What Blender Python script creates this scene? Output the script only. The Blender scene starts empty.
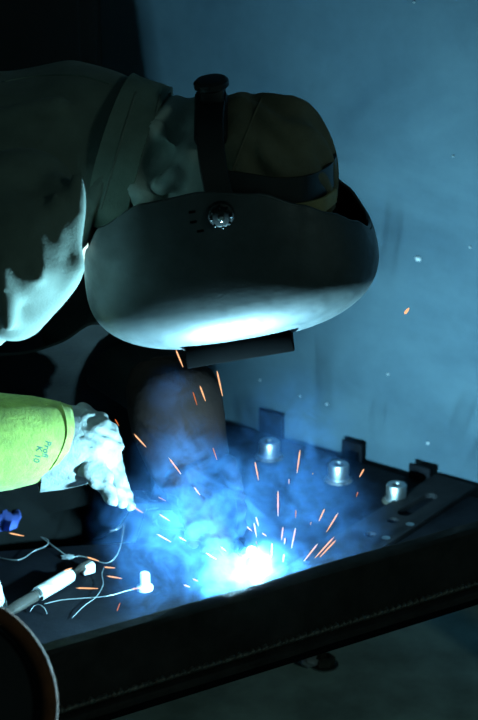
import bpy, bmesh, math, random
import numpy as np
from mathutils import Vector, Matrix
from mathutils.bvhtree import BVHTree

random.seed(7); rng = np.random.default_rng(7)
scene = bpy.context.scene
C = scene.collection
PI = math.pi

# ------------------------------------------------------------------ camera
PITCH = math.radians(20.0)
FPX = 1694.0                      # focal length in pixels of the 478x720 frame
CAM = Vector((0.0, 0.0, 1.2))
FWD = Vector((0, math.cos(PITCH), -math.sin(PITCH)))
UP = Vector((0, math.sin(PITCH), math.cos(PITCH)))
RIGHT = Vector((1, 0, 0))
cd = bpy.data.cameras.new('camera')
cd.sensor_fit = 'VERTICAL'; cd.sensor_height = 36.0
cd.lens = FPX / 720.0 * 36.0
cd.clip_start = 0.05
cd.dof.use_dof = True; cd.dof.focus_distance = 1.97; cd.dof.aperture_fstop = 5.6
cam = bpy.data.objects.new('camera', cd); C.objects.link(cam)
cam.location = CAM
cam.rotation_euler = (PI / 2 - PITCH, 0, 0)
scene.camera = cam

# ------------------------------------------------------------------ world, lamps, exposure
w = bpy.data.worlds.new('workshop_air'); scene.world = w
w.use_nodes = True
w.node_tree.nodes['Background'].inputs[0].default_value = (0.34, 0.80, 0.88, 1)
w.node_tree.nodes['Background'].inputs[1].default_value = 0.026
ARC = Vector((0.0196, 1.76, 0.311))          # seen at pixel (256, 562)
ld = bpy.data.lights.new('arc_light', 'POINT'); ld.energy = 85.0
ld.color = (0.34, 0.80, 1.0); ld.shadow_soft_size = 0.006
lo = bpy.data.objects.new('arc_light', ld); lo.location = ARC; C.objects.link(lo)
hd = bpy.data.lights.new('fill_lamp', 'AREA'); hd.energy = 4.0; hd.color = (0.55, 0.95, 0.85); hd.size = 0.3  # added camera-side fill, brightens the beam front and the floor under the frame
ho = bpy.data.objects.new('fill_lamp', hd); ho.location = (1.7, -0.3, 1.75); C.objects.link(ho)
ho.rotation_euler = (Vector((0.1, 1.9, .6)) - ho.location).to_track_quat('-Z', 'Y').to_euler()
vs = scene.view_settings
vs.view_transform = 'Standard'; vs.look = 'None'; vs.gamma = 1.0; vs.use_curve_mapping = False
vs.exposure = 0.0
scene.cycles.volume_step_rate = 1.0
scene.cycles.volume_max_steps = 256

# ------------------------------------------------------------------ pixel helpers
def ray(px, py):
    return FWD * FPX + RIGHT * (px - 239.0) + UP * (360.0 - py)
def P(px, py, Y):
    d = ray(px, py); return CAM + d * (Y / d.y)
def PZ(px, py, Z):
    d = ray(px, py); return CAM + d * ((Z - CAM.z) / d.z)
def M(px, p):                                    # pixels to metres at point p
    return px * ((p - CAM).dot(FWD)) / FPX

# ------------------------------------------------------------------ materials
def mat(name, col, rough=0.6, metal=0.0, var=0.0, scale=20.0, bump=0.0, bscale=None, rvar=0.0, spec=0.5,
        stretch=(1, 1, 1), col2=None, detail=6.0, sheen=0.0):
    m = bpy.data.materials.new(name); m.use_nodes = True
    nt = m.node_tree; b = nt.nodes['Principled BSDF']
    b.inputs['Base Color'].default_value = (*col, 1)
    b.inputs['Roughness'].default_value = rough
    b.inputs['Metallic'].default_value = metal
    b.inputs['Specular IOR Level'].default_value = spec
    if sheen: b.inputs['Sheen Weight'].default_value = sheen
    tc = nt.nodes.new('ShaderNodeTexCoord'); mp = nt.nodes.new('ShaderNodeMapping')
    mp.inputs['Scale'].default_value = stretch
    nt.links.new(tc.outputs['Object'], mp.inputs[0])
    def noise(s, d=detail):
        n = nt.nodes.new('ShaderNodeTexNoise'); n.inputs['Scale'].default_value = s
        n.inputs['Detail'].default_value = d; n.inputs['Roughness'].default_value = 0.6
        nt.links.new(mp.outputs[0], n.inputs['Vector']); return n
    if var or col2:
        n = noise(scale); r = nt.nodes.new('ShaderNodeValToRGB')
        c2 = col2 if col2 else tuple(min(1, c * (1 + var)) for c in col)
        c1 = col if col2 else tuple(c * (1 - var) for c in col)
        r.color_ramp.elements[0].position = 0.32; r.color_ramp.elements[1].position = 0.68
        r.color_ramp.elements[0].color = (*c1, 1); r.color_ramp.elements[1].color = (*c2, 1)
        nt.links.new(n.outputs['Fac'], r.inputs[0]); nt.links.new(r.outputs[0], b.inputs['Base Color'])
    if rvar:
        n = noise(scale * 2.3); mr = nt.nodes.new('ShaderNodeMapRange')
        mr.inputs[1].default_value = .3; mr.inputs[2].default_value = .7
        mr.inputs[3].default_value = max(.02, rough - rvar); mr.inputs[4].default_value = min(1, rough + rvar)
        nt.links.new(n.outputs['Fac'], mr.inputs[0]); nt.links.new(mr.outputs[0], b.inputs['Roughness'])
    if bump:
        n = noise(bscale or scale * 4); bp = nt.nodes.new('ShaderNodeBump')
        bp.inputs['Strength'].default_value = bump; bp.inputs['Distance'].default_value = 0.002
        nt.links.new(n.outputs['Fac'], bp.inputs['Height']); nt.links.new(bp.outputs[0], b.inputs['Normal'])
    return m
def emit(name, col, s):
    m = bpy.data.materials.new(name); m.use_nodes = True; nt = m.node_tree
    nt.nodes.clear(); e = nt.nodes.new('ShaderNodeEmission'); o = nt.nodes.new('ShaderNodeOutputMaterial')
    e.inputs[0].default_value = (*col, 1); e.inputs[1].default_value = s
    nt.links.new(e.outputs[0], o.inputs[0]); return m

def wall_material():
    m = bpy.data.materials.new('smeared_plaster'); m.use_nodes = True; nt = m.node_tree
    b = nt.nodes['Principled BSDF']; b.inputs['Roughness'].default_value = .85
    tc = nt.nodes.new('ShaderNodeTexCoord')
    def noise(sc, rot, scale, det, rough=.6, dist=0.0):
        mp = nt.nodes.new('ShaderNodeMapping'); mp.inputs['Scale'].default_value = sc; mp.inputs['Rotation'].default_value = rot
        n = nt.nodes.new('ShaderNodeTexNoise'); n.inputs['Scale'].default_value = scale
        n.inputs['Detail'].default_value = det; n.inputs['Roughness'].default_value = rough; n.inputs['Distortion'].default_value = dist
        nt.links.new(tc.outputs['Object'], mp.inputs[0]); nt.links.new(mp.outputs[0], n.inputs['Vector']); return n
    big = noise((1, 1, 2.6), (0, math.radians(-18), 0), 2.6, 4, .55, .6)
    fine = noise((1, 1, 1), (0, 0, 0), 38, 8, .7)
    add = nt.nodes.new('ShaderNodeMath'); add.operation = 'MULTIPLY_ADD'; add.inputs[1].default_value = .30
    nt.links.new(fine.outputs['Fac'], add.inputs[0]); nt.links.new(big.outputs['Fac'], add.inputs[2])
    r = nt.nodes.new('ShaderNodeValToRGB')
    r.color_ramp.elements[0].position = .45; r.color_ramp.elements[0].color = (.021, .047, .068, 1)
    r.color_ramp.elements[1].position = .85; r.color_ramp.elements[1].color = (.050, .088, .112, 1)
    nt.links.new(add.outputs[0], r.inputs[0]); nt.links.new(r.outputs[0], b.inputs['Base Color'])
    bp = nt.nodes.new('ShaderNodeBump'); bp.inputs['Strength'].default_value = .25; bp.inputs['Distance'].default_value = .003
    nt.links.new(fine.outputs['Fac'], bp.inputs['Height']); nt.links.new(bp.outputs[0], b.inputs['Normal'])
    return m

MT = dict(
    wall=wall_material(),
    floor=mat('grey_concrete', (.55, .70, .66), .8, var=.35, scale=9, bump=.3),
    helmet=mat('black_shell_plastic', (.036, .043, .045), .5, var=.3, scale=30, rvar=.12, bump=.09, bscale=260, spec=.6),
    black=mat('black_plastic', (.006, .0065, .007), .5, var=.2, scale=60),
    matte=mat('matte_black_plastic', (.0016, .0016, .002), .85, var=.2, scale=60, spec=.03),
    lens=mat('dark_lens_glass', (.01, .02, .018), .06, var=.1, scale=5, spec=.8),
    chrome=mat('polished_metal', (.6, .62, .63), .18, 1.0, var=.1, scale=60),
    coat=mat('olive_canvas', (.17, .20, .165), .9, var=.14, scale=26, bump=.35, bscale=420, sheen=.1),
    collar=mat('olive_collar_canvas', (.17, .22, .18), .9, var=.16, scale=30, bump=.35, bscale=420),
    hood=mat('pale_green_cotton', (.48, .55, .50), .9, var=.12, scale=18, bump=.3, bscale=380),
    cap=mat('brown_cotton', (.15, .132, .085), .95, var=.2, scale=24, bump=.4, bscale=420),
    sweat=mat('tan_sweatband', (.30, .25, .12), .9, var=.15, scale=60, bump=.3, bscale=300),
    trousers=mat('black_trouser_cloth', (.0025, .003, .003), .9, spec=.08, var=.3, scale=20, bump=.3, bscale=300),
    apron=mat('shade_toned_apron_leather', (.0025, .003, .003), .8, spec=.08, var=.3, scale=25, bump=.35, bscale=160),  # black leather made darker still, shade put into the colour
    cuff=mat('yellow_green_suede', (.15, .195, .028), .92, var=.28, scale=70, bump=.5, bscale=320, sheen=.1),
    glove=mat('pale_split_leather', (.12, .13, .126), .85, var=.35, scale=45, bump=.8, bscale=180),
    brown=mat('brown_leather', (.0055, .0026, .0020), .85, var=.3, scale=30, bump=.4, bscale=180, spec=.06),
    ink=mat('dark_green_ink', (.012, .05, .03), .9, var=.2, scale=90),
    skin=mat('skin', (.45, .28, .20), .6, var=.08, scale=20),
    steel=mat('black_mill_steel', (.030, .026, .023), .6, .0, var=.35, scale=22, bump=.4, bscale=90, rvar=.12, spec=.06),
    plate=mat('dark_painted_plate', (.003, .0035, .005), .7, var=.3, scale=25, bump=.25, bscale=110, rvar=.1, spec=.05),
    bar=mat('dark_flat_bar', (.008, .008, .009), .65, var=.3, scale=25, bump=.3, bscale=100, spec=.06),
    bead=mat('weld_bead_metal', (.10, .09, .075), .45, .6, var=.5, scale=120, bump=.5, bscale=300),
    boss=mat('bare_turned_steel', (.36, .37, .38), .42, 1.0, var=.12, scale=40, rvar=.1),
    wire=mat('bare_wire', (.20, .22, .23), .4, .5, var=.1, scale=60),
    rust=mat('rusty_iron', (.10, .024, .006), .9, col2=(.20, .05, .012), scale=35, bump=.5, bscale=160),
    dark=mat('dark_locker_paint', (.010, .010, .011), .8, var=.2, scale=12),
    white=mat('white_enamel', (.36, .38, .40), .4, var=.06, scale=30),
    tape=mat('white_tape', (.34, .35, .36), .6, var=.12, scale=60, bump=.2, bscale=200),
    bluec=mat('blue_cloth', (.05, .09, .38), .9, var=.2, scale=40, bump=.3, bscale=300),
    copper=mat('copper_tip', (.55, .28, .14), .35, .9, var=.2, scale=60),
    spark=emit('hot_spark', (1.0, .48, .23), 1.35),
    sparkdim=emit('cooling_spark', (.9, .22, .06), .8),
    arc=emit('arc_plasma', (.75, .92, 1.0), 60.0),
)

# ------------------------------------------------------------------ mesh helpers
def link(name, me, m=None, parent=None):
    o = bpy.data.objects.new(name, me); C.objects.link(o)
    if m is not None: me.materials.append(MT[m] if isinstance(m, str) else m)
    if parent is not None:
        o.parent = parent; o.matrix_parent_inverse = parent.matrix_world.inverted()
    return o
def empty(name, loc=(0, 0, 0)):
    o = bpy.data.objects.new(name, None); C.objects.link(o); o.location = loc
    o.empty_display_size = .05
    o.matrix_world = Matrix.Translation(Vector(loc)); return o
def tag(o, label, cat, group=None, kind=None):
    o['label'] = label
    if cat: o['category'] = cat
    if group: o['group'] = group
    if kind: o['kind'] = kind
    return o
def smooth(me, ang=None):
    for p in me.polygons: p.use_smooth = True
    if ang is not None:
        me.set_sharp_from_angle(angle=math.radians(ang))
def mesh(name, v, f):
    me = bpy.data.meshes.new(name); me.from_pydata([tuple(x) for x in v], [], f); me.update()
    bm = bmesh.new(); bm.from_mesh(me); bmesh.ops.recalc_face_normals(bm, faces=bm.faces); bm.to_mesh(me); bm.free()
    return me
def frame_of(t):
    t = t.normalized(); a = Vector((0, 0, 1)) if abs(t.z) < .9 else Vector((0, 1, 0))
    u = t.cross(a).normalized(); v = u.cross(t).normalized(); return u, v
def tube_geo(pts, rad, n=12, flat=1.0, cap=True, flatdir=None):
    """swept tube; rad scalar or list; flat squashes across flatdir"""
    pts = [Vector(p) for p in pts]; k = len(pts)
    if not hasattr(rad, '__len__'): rad = [rad] * k
    V = []; F = []; u = None
    for i in range(k):
        t = (pts[min(i + 1, k - 1)] - pts[max(i - 1, 0)])
        t.normalize()
        if flatdir is not None:
            v = Vector(flatdir); v = (v - t * v.dot(t)).normalized(); u = t.cross(v).normalized()
        elif u is None: u, v = frame_of(t)
        else:
            u = (u - t * u.dot(t)).normalized(); v = t.cross(u).normalized()
        for j in range(n):
            a = 2 * PI * j / n
            V.append(pts[i] + (u * math.cos(a) + v * math.sin(a) * flat) * rad[i])
    for i in range(k - 1):
        for j in range(n):
            F.append((i * n + j, i * n + (j + 1) % n, (i + 1) * n + (j + 1) % n, (i + 1) * n + j))
    if cap:
        F.append(tuple(range(n))[::-1]); F.append(tuple((k - 1) * n + j for j in range(n)))
    return V, F
def spline(pts, n=8):
    pts = [Vector(p) for p in pts]; out = []
    for i in range(len(pts) - 1):
        p0 = pts[max(i - 1, 0)]; p1 = pts[i]; p2 = pts[i + 1]; p3 = pts[min(i + 2, len(pts) - 1)]
        for s in range(n):
            t = s / n
            out.append(.5 * ((2 * p1) + (p2 - p0) * t + (2 * p0 - 5 * p1 + 4 * p2 - p3) * t * t + (3 * p1 - p0 - 3 * p2 + p3) * t ** 3))
    out.append(pts[-1]); return out
def capsule_geo(p0, p1, r0, r1, n=14, k=4):
    p0 = Vector(p0); p1 = Vector(p1); t = (p1 - p0).normalized(); pts = []; rad = []
    for i in range(k, 0, -1):
        a = PI / 2 * i / (k + .3); pts.append(p0 - t * r0 * math.sin(a)); rad.append(r0 * math.cos(a))
    pts += [p0, p1]; rad += [r0, r1]
    for i in range(1, k + 1):
        a = PI / 2 * i / (k + .3); pts.append(p1 + t * r1 * math.sin(a)); rad.append(r1 * math.cos(a))
    return tube_geo(pts, rad, n)
def ell_geo(c, ax, R=None, n=24, k=14):
    c = Vector(c); V = []; F = []
    for i in range(1, k):
        th = PI * i / k
        for j in range(n):
            a = 2 * PI * j / n
            p = Vector((ax[0] * math.sin(th) * math.cos(a), ax[1] * math.sin(th) * math.sin(a), ax[2] * math.cos(th)))
            V.append(c + (R @ p if R else p))
    top = Vector((0, 0, ax[2])); V.append(c + (R @ top if R else top)); V.append(c - (R @ top if R else top))
    for i in range(k - 2):
        for j in range(n): F.append((i * n + j, i * n + (j + 1) % n, (i + 1) * n + (j + 1) % n, (i + 1) * n + j))
    a = (k - 1) * n
    for j in range(n):
        F.append((a, (j + 1) % n, j)); F.append((a + 1, (k - 2) * n + j, (k - 2) * n + (j + 1) % n))
    return V, F
def merge(parts):
    V = []; F = []
    for v, f in parts:
        o = len(V); V += list(v); F += [tuple(i + o for i in q) for q in f]
    return V, F
def fuse(name, parts, voxel, smooth_it=6, m=None, parent=None, deform=None):
    """union of overlapping closed shells into one continuous skin"""
    V, F = merge(parts); me = mesh(name + '_raw', V, F)
    o = bpy.data.objects.new(name + '_raw', me); C.objects.link(o)
    r = o.modifiers.new('r', 'REMESH'); r.mode = 'VOXEL'; r.voxel_size = voxel
    s = o.modifiers.new('s', 'SMOOTH'); s.factor = .5; s.iterations = smooth_it
    dg = bpy.context.evaluated_depsgraph_get()
    out = bpy.data.meshes.new_from_object(o.evaluated_get(dg)); out.name = name
    bpy.data.objects.remove(o); bpy.data.meshes.remove(me)
    if deform: deform(out)
    smooth(out)
    return link(name, out, m, parent)
def displace(fn):
    def go(me):
        n = len(me.vertices); co = np.empty(n * 3); me.vertices.foreach_get('co', co); co = co.reshape(-1, 3)
        no = np.empty(n * 3); me.vertices.foreach_get('normal', no); no = no.reshape(-1, 3)
        co = co + no * fn(co, no)[:, None]
        me.vertices.foreach_set('co', co.ravel()); me.update()
    return go
def box_geo(c, u, v, wv, su, sv, sw):
    c = Vector(c); V = []
    for a in (-1, 1):
        for b in (-1, 1):
            for d in (-1, 1): V.append(c + u * (a * su / 2) + v * (b * sv / 2) + wv * (d * sw / 2))
    return V, [(0, 1, 3, 2), (4, 6, 7, 5), (0, 4, 5, 1), (2, 3, 7, 6), (0, 2, 6, 4), (1, 5, 7, 3)]
def bevel(me, wdt, seg=2):
    bm = bmesh.new(); bm.from_mesh(me)
    bmesh.ops.bevel(bm, geom=bm.edges[:], offset=wdt, segments=seg, affect='EDGES', profile=.5, clamp_overlap=True)
    bm.to_mesh(me); bm.free(); smooth(me, 35); return me
def boxo(name, c, u, v, wv, su, sv, sw, m, parent=None, bev=.002):
    me = mesh(name, *box_geo(c, u, v, wv, su, sv, sw))
    if bev: bevel(me, bev)
    return link(name, me, m, parent)
def prism(name, poly, z0, z1, m, parent=None, bev=.0, holes=()):
    """flat plate of a polygon (xy) between z0 and z1, with through holes"""
    cu = bpy.data.curves.new('tmp', 'CURVE'); cu.dimensions = '2D'; cu.fill_mode = 'BOTH'
    for ring in [poly] + list(holes):
        s = cu.splines.new('POLY'); s.points.add(len(ring) - 1); s.use_cyclic_u = True
        for i, q in enumerate(ring): s.points[i].co = (q[0], q[1], 0, 1)
    cu.extrude = (z1 - z0) / 2 - bev; cu.bevel_depth = bev; cu.bevel_resolution = 1
    o = bpy.data.objects.new('tmp', cu); C.objects.link(o)
    dg = bpy.context.evaluated_depsgraph_get(); me = bpy.data.meshes.new_from_object(o.evaluated_get(dg))
    bpy.data.objects.remove(o); bpy.data.curves.remove(cu)
    me.transform(Matrix.Translation((0, 0, (z0 + z1) / 2))); me.name = name
    me.materials.clear(); smooth(me, 35)
    return link(name, me, m, parent)
def lathe_geo(prof, c, ax, n=28):
    ax = Vector(ax).normalized(); u, v = frame_of(ax); c = Vector(c); V = []; F = []
    for r, h in prof:
        for j in range(n):
            a = 2 * PI * j / n; V.append(c + ax * h + (u * math.cos(a) + v * math.sin(a)) * r)
    k = len(prof)
    for i in range(k - 1):
        for j in range(n): F.append((i * n + j, i * n + (j + 1) % n, (i + 1) * n + (j + 1) % n, (i + 1) * n + j))
    F.append(tuple(range(n))); F.append(tuple((k - 1) * n + j for j in range(n))); return V, F
def lathe(name, prof, c, ax, m, parent=None, n=28, ang=35):
    me = mesh(name, *lathe_geo(prof, c, ax, n)); smooth(me, ang); return link(name, me, m, parent)
def tube(name, pts, rad, m, parent=None, n=8, **k):
    me = mesh(name, *tube_geo(pts, rad, n, **k)); smooth(me, 60); return link(name, me, m, parent)

# ================================================================== SETTING
WYAW = math.radians(-35.5); WDIR = Vector((math.cos(WYAW), math.sin(WYAW), 0)); WN = Vector((-WDIR.y, WDIR.x, 0))   # WN points out of the room
WALL_O = PZ(230, 423, .19) + WN * .014; WALL_O.z = 0
def PW(px, py):
    d = ray(px, py); return CAM + d * ((WALL_O - CAM).dot(WN) / d.dot(WN))
bm_floor = mesh('floor', [(-4, -1, 0), (4, -1, 0), (4, 5, 0), (-4, 5, 0), (-4, -1, -.1), (4, -1, -.1), (4, 5, -.1), (-4, 5, -.1)],
                [(0, 1, 2, 3), (4, 5, 6, 7), (0, 1, 5, 4), (1, 2, 6, 5), (2, 3, 7, 6), (3, 0, 4, 7)])
fl = link('floor', bm_floor, 'floor'); tag(fl, 'dusty grey concrete workshop floor below the steel frame', None, kind='structure')
wl = link('wall_back', mesh('wall_back', *box_geo(WALL_O + WN * .08 + Vector((0, 0, 1.6)), WDIR, WN, Vector((0, 0, 1)), 5.0, .16, 3.6)), 'wall')
tag(wl, 'smeared blue-grey plaster wall behind the welder', None, kind='structure')
for (px, py, s) in ((418.5, 258.5, 4.2), (453, 156, 1.3), (388, 374, 1.6), (327, 404, 1.8), (428, 443, 2.0), (300, 396, 1.3), (414, 2, 1.3), (260, 380, 1.4), (470, 247, 1.5)):
    c = PW(px, py); r = M(s, c) * .8
    V, F = ell_geo(c, (r * 1.1, .004, r * .85), None, 9, 5)
    V = [p + Vector((rng.normal(), 0, rng.normal())) * r * .12 for p in V]
    me = mesh('paint_chip', V, F); smooth(me); link('paint_chip', me, 'white', wl)

# dark locker standing against the wall, upper left
lk = empty('steel_locker', (-.95, 2.6, 0))
xr = P(97, 30, 2.56).x
Xv, Yv, Zv = Vector((1, 0, 0)), Vector((0, 1, 0)), Vector((0, 0, 1))
boxo('body', (xr - .45, 2.594, .95), Xv, Yv, Zv, .9, .085, 1.9, 'dark', lk, .006)
for i in range(2):
    d = boxo('door', (xr - .235 - .435 * i, 2.546, .98), Xv, Yv, Zv, .42, .016, 1.78, 'dark', lk, .004)
    boxo('handle', (xr - .41 - .09 * i, 2.533, 1.05), Xv, Yv, Zv, .018, .014, .11, 'black', d, .003)
tag(lk, 'tall dark steel locker against the wall, above the welder\'s back', 'locker')

# ================================================================== STEEL FRAME (drawbar)
ZP = .19                                             # upper face of the gusset plate
ZT = .310                                            # top of the front beam
fr = empty('steel_workpiece', (.1, 1.9, 0))
tag(fr, 'black welded steel frame with a front beam, gusset plate and upright tabs', 'steel frame')
A0 = PZ(50, 640, ZT); A1 = PZ(478, 519, ZT)
bd = (A1 - A0); bd.z = 0; bd.normalize(); bn = Vector((-bd.y, bd.x, 0))       # bn points away from camera
def beam_pt(s, off, z): return Vector((A0.x, A0.y, 0)) + bd * s + bn * off + Vector((0, 0, z))
L0, L1 = -.32, .80
def sweep_profile(name, prof, m, parent, s0=L0, s1=L1, n=24, jit=.0006):
    V = []; F = []; k = len(prof)
    for i in range(n + 1):
        s = s0 + (s1 - s0) * i / n
        for (o, z) in prof: V.append(beam_pt(s, o + random.uniform(-jit, jit), z + random.uniform(-jit, jit)))
    for i in range(n):
        for j in range(k): F.append((i * k + j, i * k + (j + 1) % k, (i + 1) * k + (j + 1) % k, (i + 1) * k + j))
    F.append(tuple(range(k))); F.append(tuple(n * k + j for j in range(k)))
    me = mesh(name, V, F); smooth(me, 40); return link(name, me, m, parent)
zb = .231
sweep_profile('web', [(-.021, zb), (-.021, ZT - .005), (-.017, ZT - .001), (-.004, ZT), (0, ZT - .004), (0, zb)], 'steel', fr)
sweep_profile('flange', [(-.034, zb - .008), (-.034, zb - .002), (-.032, zb), (.03, zb), (.03, zb - .008)], 'steel', fr)
# weld bead along the foot of the web
V = []; F = []; n = 420; k = 7
for i in range(n + 1):
    s = L0 + (L1 - L0) * i / n
    r = .0042 + .0012 * math.sin(i * 1.9) + random.uniform(-.0008, .0008)
    for j in range(k):
        a = PI * j / (k - 1); V.append(beam_pt(s, -.021 - r * math.sin(a) * 1.1, zb + .001 + r * (1 - math.cos(a)) * .9))
for i in range(n):
    for j in range(k - 1): F.append((i * k + j, i * k + j + 1, (i + 1) * k + j + 1, (i + 1) * k + j))
me = mesh('weld_bead', V, F); smooth(me); link('weld_bead', me, 'bead', fr)
for (px, py, r) in ((408.5, 602, 2.6), (437, 594, 1.3), (446, 591, 1.1), (466, 587, 1.2), (310, 631, 1.8), (300, 634, 1.3)):
    c = PZ(px, py, zb + .006)
    sp = M(r, c)
    V, F = ell_geo(c, (sp * 1.2, sp, sp), None, 8, 5); me = mesh('spatter_bead', V, F); smooth(me); link('spatter_bead', me, 'boss', fr)
# gusset plate: back edge from photo pixels on z = ZP
B0 = PZ(230, 423, ZP); B1 = PZ(450, 490, ZP); B0 = B0 - (B1 - B0) * .25
bk = (B1 - B0).normalized(); bkn = Vector((-bk.y, bk.x, 0))
if bkn.y < 0: bkn = -bkn
apex = B1 + bk * .16
n0 = beam_pt(L0, .015, 0); n1 = beam_pt((apex - beam_pt(0, 0, 0)).dot(bd), .015, 0)
cl = P(128, 480, 2.1)
poly = [(n0.x, n0.y), (n1.x, n1.y), (apex.x, apex.y), (B0.x, B0.y), (-.14, 2.06), (-.75, 1.96)]
prism('gusset_plate', poly, ZP - .01, ZP, 'plate', fr)
# raised lip along the back edge
def along(a, b, w2, h, z, name, m, parent, side):
    d = (b - a); L = d.length; d.normalize(); nn = Vector((-d.y, d.x, 0)) * side
    c = (a + b) / 2; c = Vector((c.x, c.y, z)) + nn * w2 / 2
    return boxo(name, c, d, nn, Zv, L, w2, h, m, parent, .0015)
# upright tabs on the back edge and turned bosses in front of them
tabs = [((257, 408, 281, 452), (269.5, 450)), ((340, 438, 360, 466), (338.5, 473)), ((407, 462, 428, 488), (396, 494))]
def on_edge(px):
    # point of the back edge line seen in column px
    lo_, hi_ = -.3, 1.2
    for _ in range(50):
        mid = (lo_ + hi_) / 2; q = B0 + bk * mid
        u = (q - CAM); x = 239 + FPX * u.x / u.dot(FWD)
        if x < px: lo_ = mid
        else: hi_ = mid
    return B0 + bk * lo_
def proj(p):
    u = Vector(p) - CAM; d = u.dot(FWD); return 239 + FPX * u.x / d, 360 - FPX * u.dot(UP) / d
for (x0, y0, x1, y1), (bx, by) in tabs:
    a, b = on_edge(x0), on_edge(x1)
    c = (a + b) / 2; wdt = (b - a).length
    # height so that the top reaches the photographed row
    h = .01
    while proj(c + Vector((0, 0, h)))[1] > (y0 + (y0 + 10)) / 2 and h < .2: h += .001
    tb = boxo('tab', c + Vector((0, 0, h / 2 - .004)) + bkn * .006, bk, bkn, Zv, wdt, .006, h + .008, 'plate', fr, .0015)
    q = PZ(bx, by + 7, ZP)
    r = M(10.2, q)
    s = lathe('boss', [(r * 1.15, 0), (r * 1.1, .004), (r, .006), (r, .024), (r * .92, .026), (r * .45, .026), (r * .42, .018)], q, Zv, 'boss', fr, 32)
    lathe('weld_ring', [(r * 1.4, -.0005), (r * 1.32, .002), (r * 1.15, .004), (r * 1.0, .004)], q, Zv, 'bead', s, 32)
# slotted flat bar near the apex
S0 = PZ(338, 556, ZP + .006); S1 = PZ(456, 481, ZP + .006)
sd = (S1 - S0); SL = sd.length; sd.normalize(); sn = Vector((-sd.y, sd.x, 0))
W2 = .034
def sp2(s, o): q = S0 + sd * s + sn * o; return (q.x, q.y)
def slot(s0, s1, r, n=10):
    out = []
    for i in range(n + 1): a = -PI / 2 + PI * i / n; out.append(sp2(s1 + r * math.cos(a), r * math.sin(a)))
    for i in range(n + 1): a = PI / 2 + PI * i / n; out.append(sp2(s0 + r * math.cos(a), r * math.sin(a)))
    return out
def at_px(px, py): return (PZ(px, py, ZP + .006) - S0).dot(sd)
holes = [slot(at_px(419, 518), at_px(446, 502), .011)]
for q in ((408, 526), (384, 540)): s = at_px(*q); holes.append(slot(s - .001, s + .001, .008))
prism('slotted_bar', [sp2(-.12, -W2), sp2(SL, -W2), sp2(SL, W2), sp2(-.12, W2)], ZP - .002, ZP + .008, 'bar', fr, .001, holes)
for q in ((410, 525.5), (386, 539)):
    c = PZ(*q, ZP + .006); lathe('bolt_end', [(.006, -.004), (.006, .002), (.004, .003)], c, Zv, 'boss', fr, 12)
# stands that carry the frame
for s, o in ((-.12, .16), (.74, -.01)):
    c = beam_pt(s, o, (zb - .009) / 2)
    boxo('stand_foot', c, bd, bn, Zv, .06, .05, zb - .009, 'steel', fr, .003)
c = Vector((.02, 2.36, (ZP - .01) / 2)); boxo('stand_foot', c, bd, bn, Zv, .06, .06, ZP - .01, 'steel', fr, .003)

# ================================================================== WELDER
HY = 1.88
person = empty('person', (-.55, 2.1, 0))
tag(person, 'welder in an olive canvas jacket bending over the frame, face behind a helmet', 'person')
sh_r = P(10, 235, 1.79); el_r = P(-125, 385, 1.82); wr_r = P(-40, 440, 1.88)
sh_l = P(95, 190, 2.12); el_l = P(92, 330, 2.16); wr_l = P(170, 400, 1.98)
hips = Vector((-.80, 2.12, .50)); chest = P(10, 190, 2.02); neck0 = P(118, 158, 1.94)
head_c = P(262, 186, HY)
# body under the clothes: one continuous figure
legs = []
for kn, an, hp in (((-.36, 2.23, .10), (-.82, 2.24, .07), (-.78, 2.05, .46)), ((-.30, 2.40, .10), (-.80, 2.41, .07), (-.78, 2.25, .46))):
    legs += [capsule_geo(hp, kn, .085, .058), capsule_geo(kn, an, .055, .035), capsule_geo(an, Vector(an) + Vector((-.12, 0, -.02)), .035, .025)]
RH = Matrix.Rotation(math.radians(-10), 3, 'Y') @ Matrix.Rotation(math.radians(10), 3, 'X')
body_parts = [tube_geo(spline([hips, (hips + chest) / 2 + Vector((0, 0, .04)), chest, neck0], 5), [.13] * 8 + [.125] * 4 + [.085, .065, .045, .034], 16, 1.0),
              capsule_geo(neck0 - Vector((.03, 0, 0)), head_c, .034, .045), ell_geo(head_c + Vector((-.012, 0, -.012)), (.088, .066, .080), RH),
              ell_geo(head_c + RH @ Vector((-.035, 0, -.06)), (.05, .05, .05), RH),
              capsule_geo(chest, sh_r, .08, .045), capsule_geo(sh_r, el_r, .042, .038), capsule_geo(el_r, wr_r, .042, .03),
              capsule_geo(chest, sh_l, .09, .06), capsule_geo(sh_l, el_l, .052, .042), capsule_geo(el_l, wr_l, .042, .03),
              capsule_geo(head_c + RH @ Vector((-.005, 0, -.085)), head_c + RH @ Vector((-.03, 0, -.108)), .009, .014)] + legs
fuse('body', body_parts, .012, 4, 'skin', person)

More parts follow.
